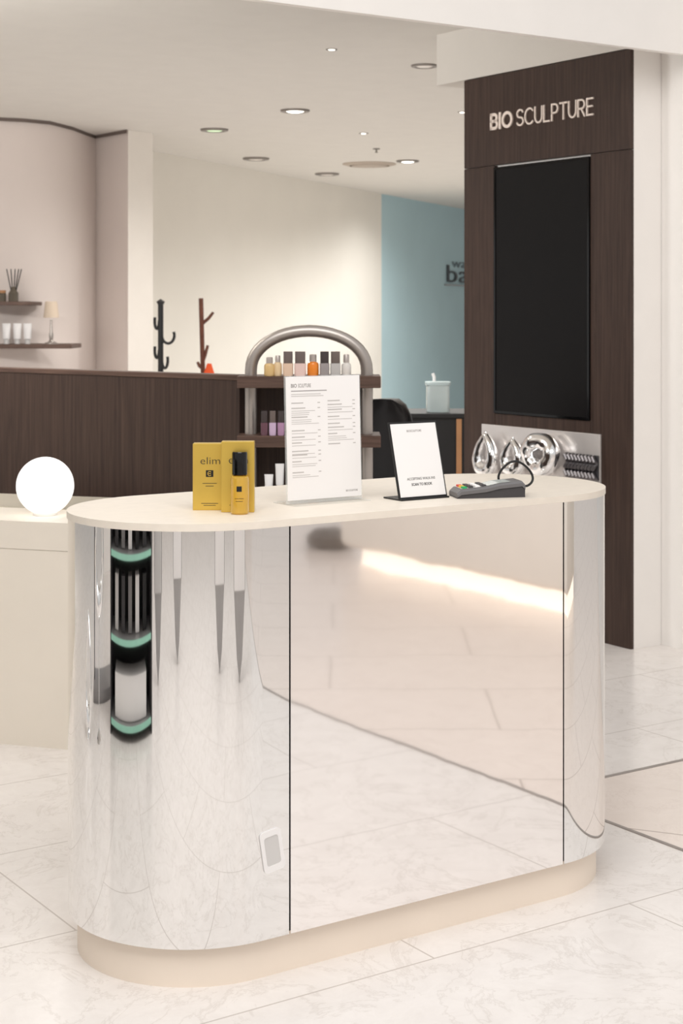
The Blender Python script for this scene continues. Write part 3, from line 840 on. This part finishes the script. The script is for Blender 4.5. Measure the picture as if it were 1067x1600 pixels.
for x, y, bw_, mk, lab in ((-1.75, .95, .16, 'greyl', 'added grey panel behind the viewer, beside the mint edged shelving'), (-1.0, .3, .2, 'paper', 'added white panel behind the viewer, left in the reflection'), (1.0, .7, .22, 'paper', 'added white panel behind the viewer, middle in the reflection'), (1.7, 1.35, .26, 'paper', 'added white panel behind the viewer, right in the reflection')):  # stand-in panels added out of view to shape pale and grey mirror streaks
    a = math.atan2(3.6-y, -.2-x)+PI/2
    t = thing('streak_panel', lab, 'stand-in panel', (x, y, 0), a, 'added panels behind the viewer')
    obj('board', PY([(-bw_, .36), (bw_, .36), (bw_, 1.9), (-bw_, 1.9)], 0, .05), M[mk], t, False)
    obj('pointed_foot', PY([(0, 0), (bw_*.5, .10), (bw_, .358), (-bw_, .358), (-bw_*.5, .10)], .005, .045), M['shadowgrey'], t, False)
    for s in (-1, 1): obj('edge_strip', B((s*(bw_+.008)-.0075, -.005, .36), (s*(bw_+.008)+.0075, .055, 1.9), .003, 1), M['greyd'], t, False)
struct('wall_hall_back', B((-9, -4.1, 0), (10, -4, 2.8)), M['white'])
struct('wall_hall_left', B((-6.1, -4, 0), (-6, 3, 2.8)), M['white'])

# ------------------------------------------------------------------ light
w = bpy.data.worlds.new('World'); S.world = w; w.use_nodes = True
bg = w.node_tree.nodes['Background']; bg.inputs['Color'].default_value = (1, .987, .97, 1); bg.inputs['Strength'].default_value = .66
def area(name, loc, rot, sx, sy, e, col=(1, .985, .96)):
    l = bpy.data.lights.new(name, 'AREA'); l.shape = 'RECTANGLE'; l.size = sx; l.size_y = sy; l.energy = e; l.color = col
    o = bpy.data.objects.new(name, l); COL.objects.link(o); o.location = loc; o.rotation_euler = rot; return o
area('hall_fill_light', (.0, 1.0, 4.5), (math.radians(30), 0, 0), 4, 3, 160)  # unseen area light added over the hall, tilted to brighten the beam
area('salon_fill_light', (-2.6, 5.7, 2.66), (math.radians(86), 0, math.radians(2)), 2.4, .3, 95, (1, .99, .965))  # area light added out of view behind the beam to brighten the salon
def spot(loc, e, size=160, col=(1, .985, .96)):  # added spots for even salon light and a brighter blue wall, off the fittings
    l = bpy.data.lights.new('salon_fill_spot', 'SPOT'); l.energy = e; l.spot_size = math.radians(size); l.spot_blend = 1.0; l.shadow_soft_size = .05; l.color = col
    o = bpy.data.objects.new('salon_fill_spot', l); COL.objects.link(o); o.location = loc
for x, y, e in ((-1.2, 8.4, 75), (.4, 9.2, 75), (-.4, 10.4, 85), (-2.6, 8.8, 66), (.5, 12.4, 112), (-.7, 11.3, 44), (.9, 14.5, 130), (1.5, 16.2, 240), (1.2, 17.6, 95)):
    spot((x, y, CZ-.06), e)

# ------------------------------------------------------------------ camera
cam = bpy.data.cameras.new('Camera'); co = bpy.data.objects.new('Camera', cam); COL.objects.link(co)
co.location = (0, 0, H); co.rotation_euler = (PI/2, 0, 0)
cam.sensor_fit = 'VERTICAL'; cam.sensor_height = 36; cam.sensor_width = 24; cam.lens = F/1600*36
cam.shift_y = -(800-HY)/1600; cam.shift_x = 0
cam.clip_end = 100
cam.dof.use_dof = True; cam.dof.focus_distance = 3.75; cam.dof.aperture_fstop = 9
S.camera = co
S.view_settings.view_transform = 'Standard'
S.view_settings.exposure = 0.0
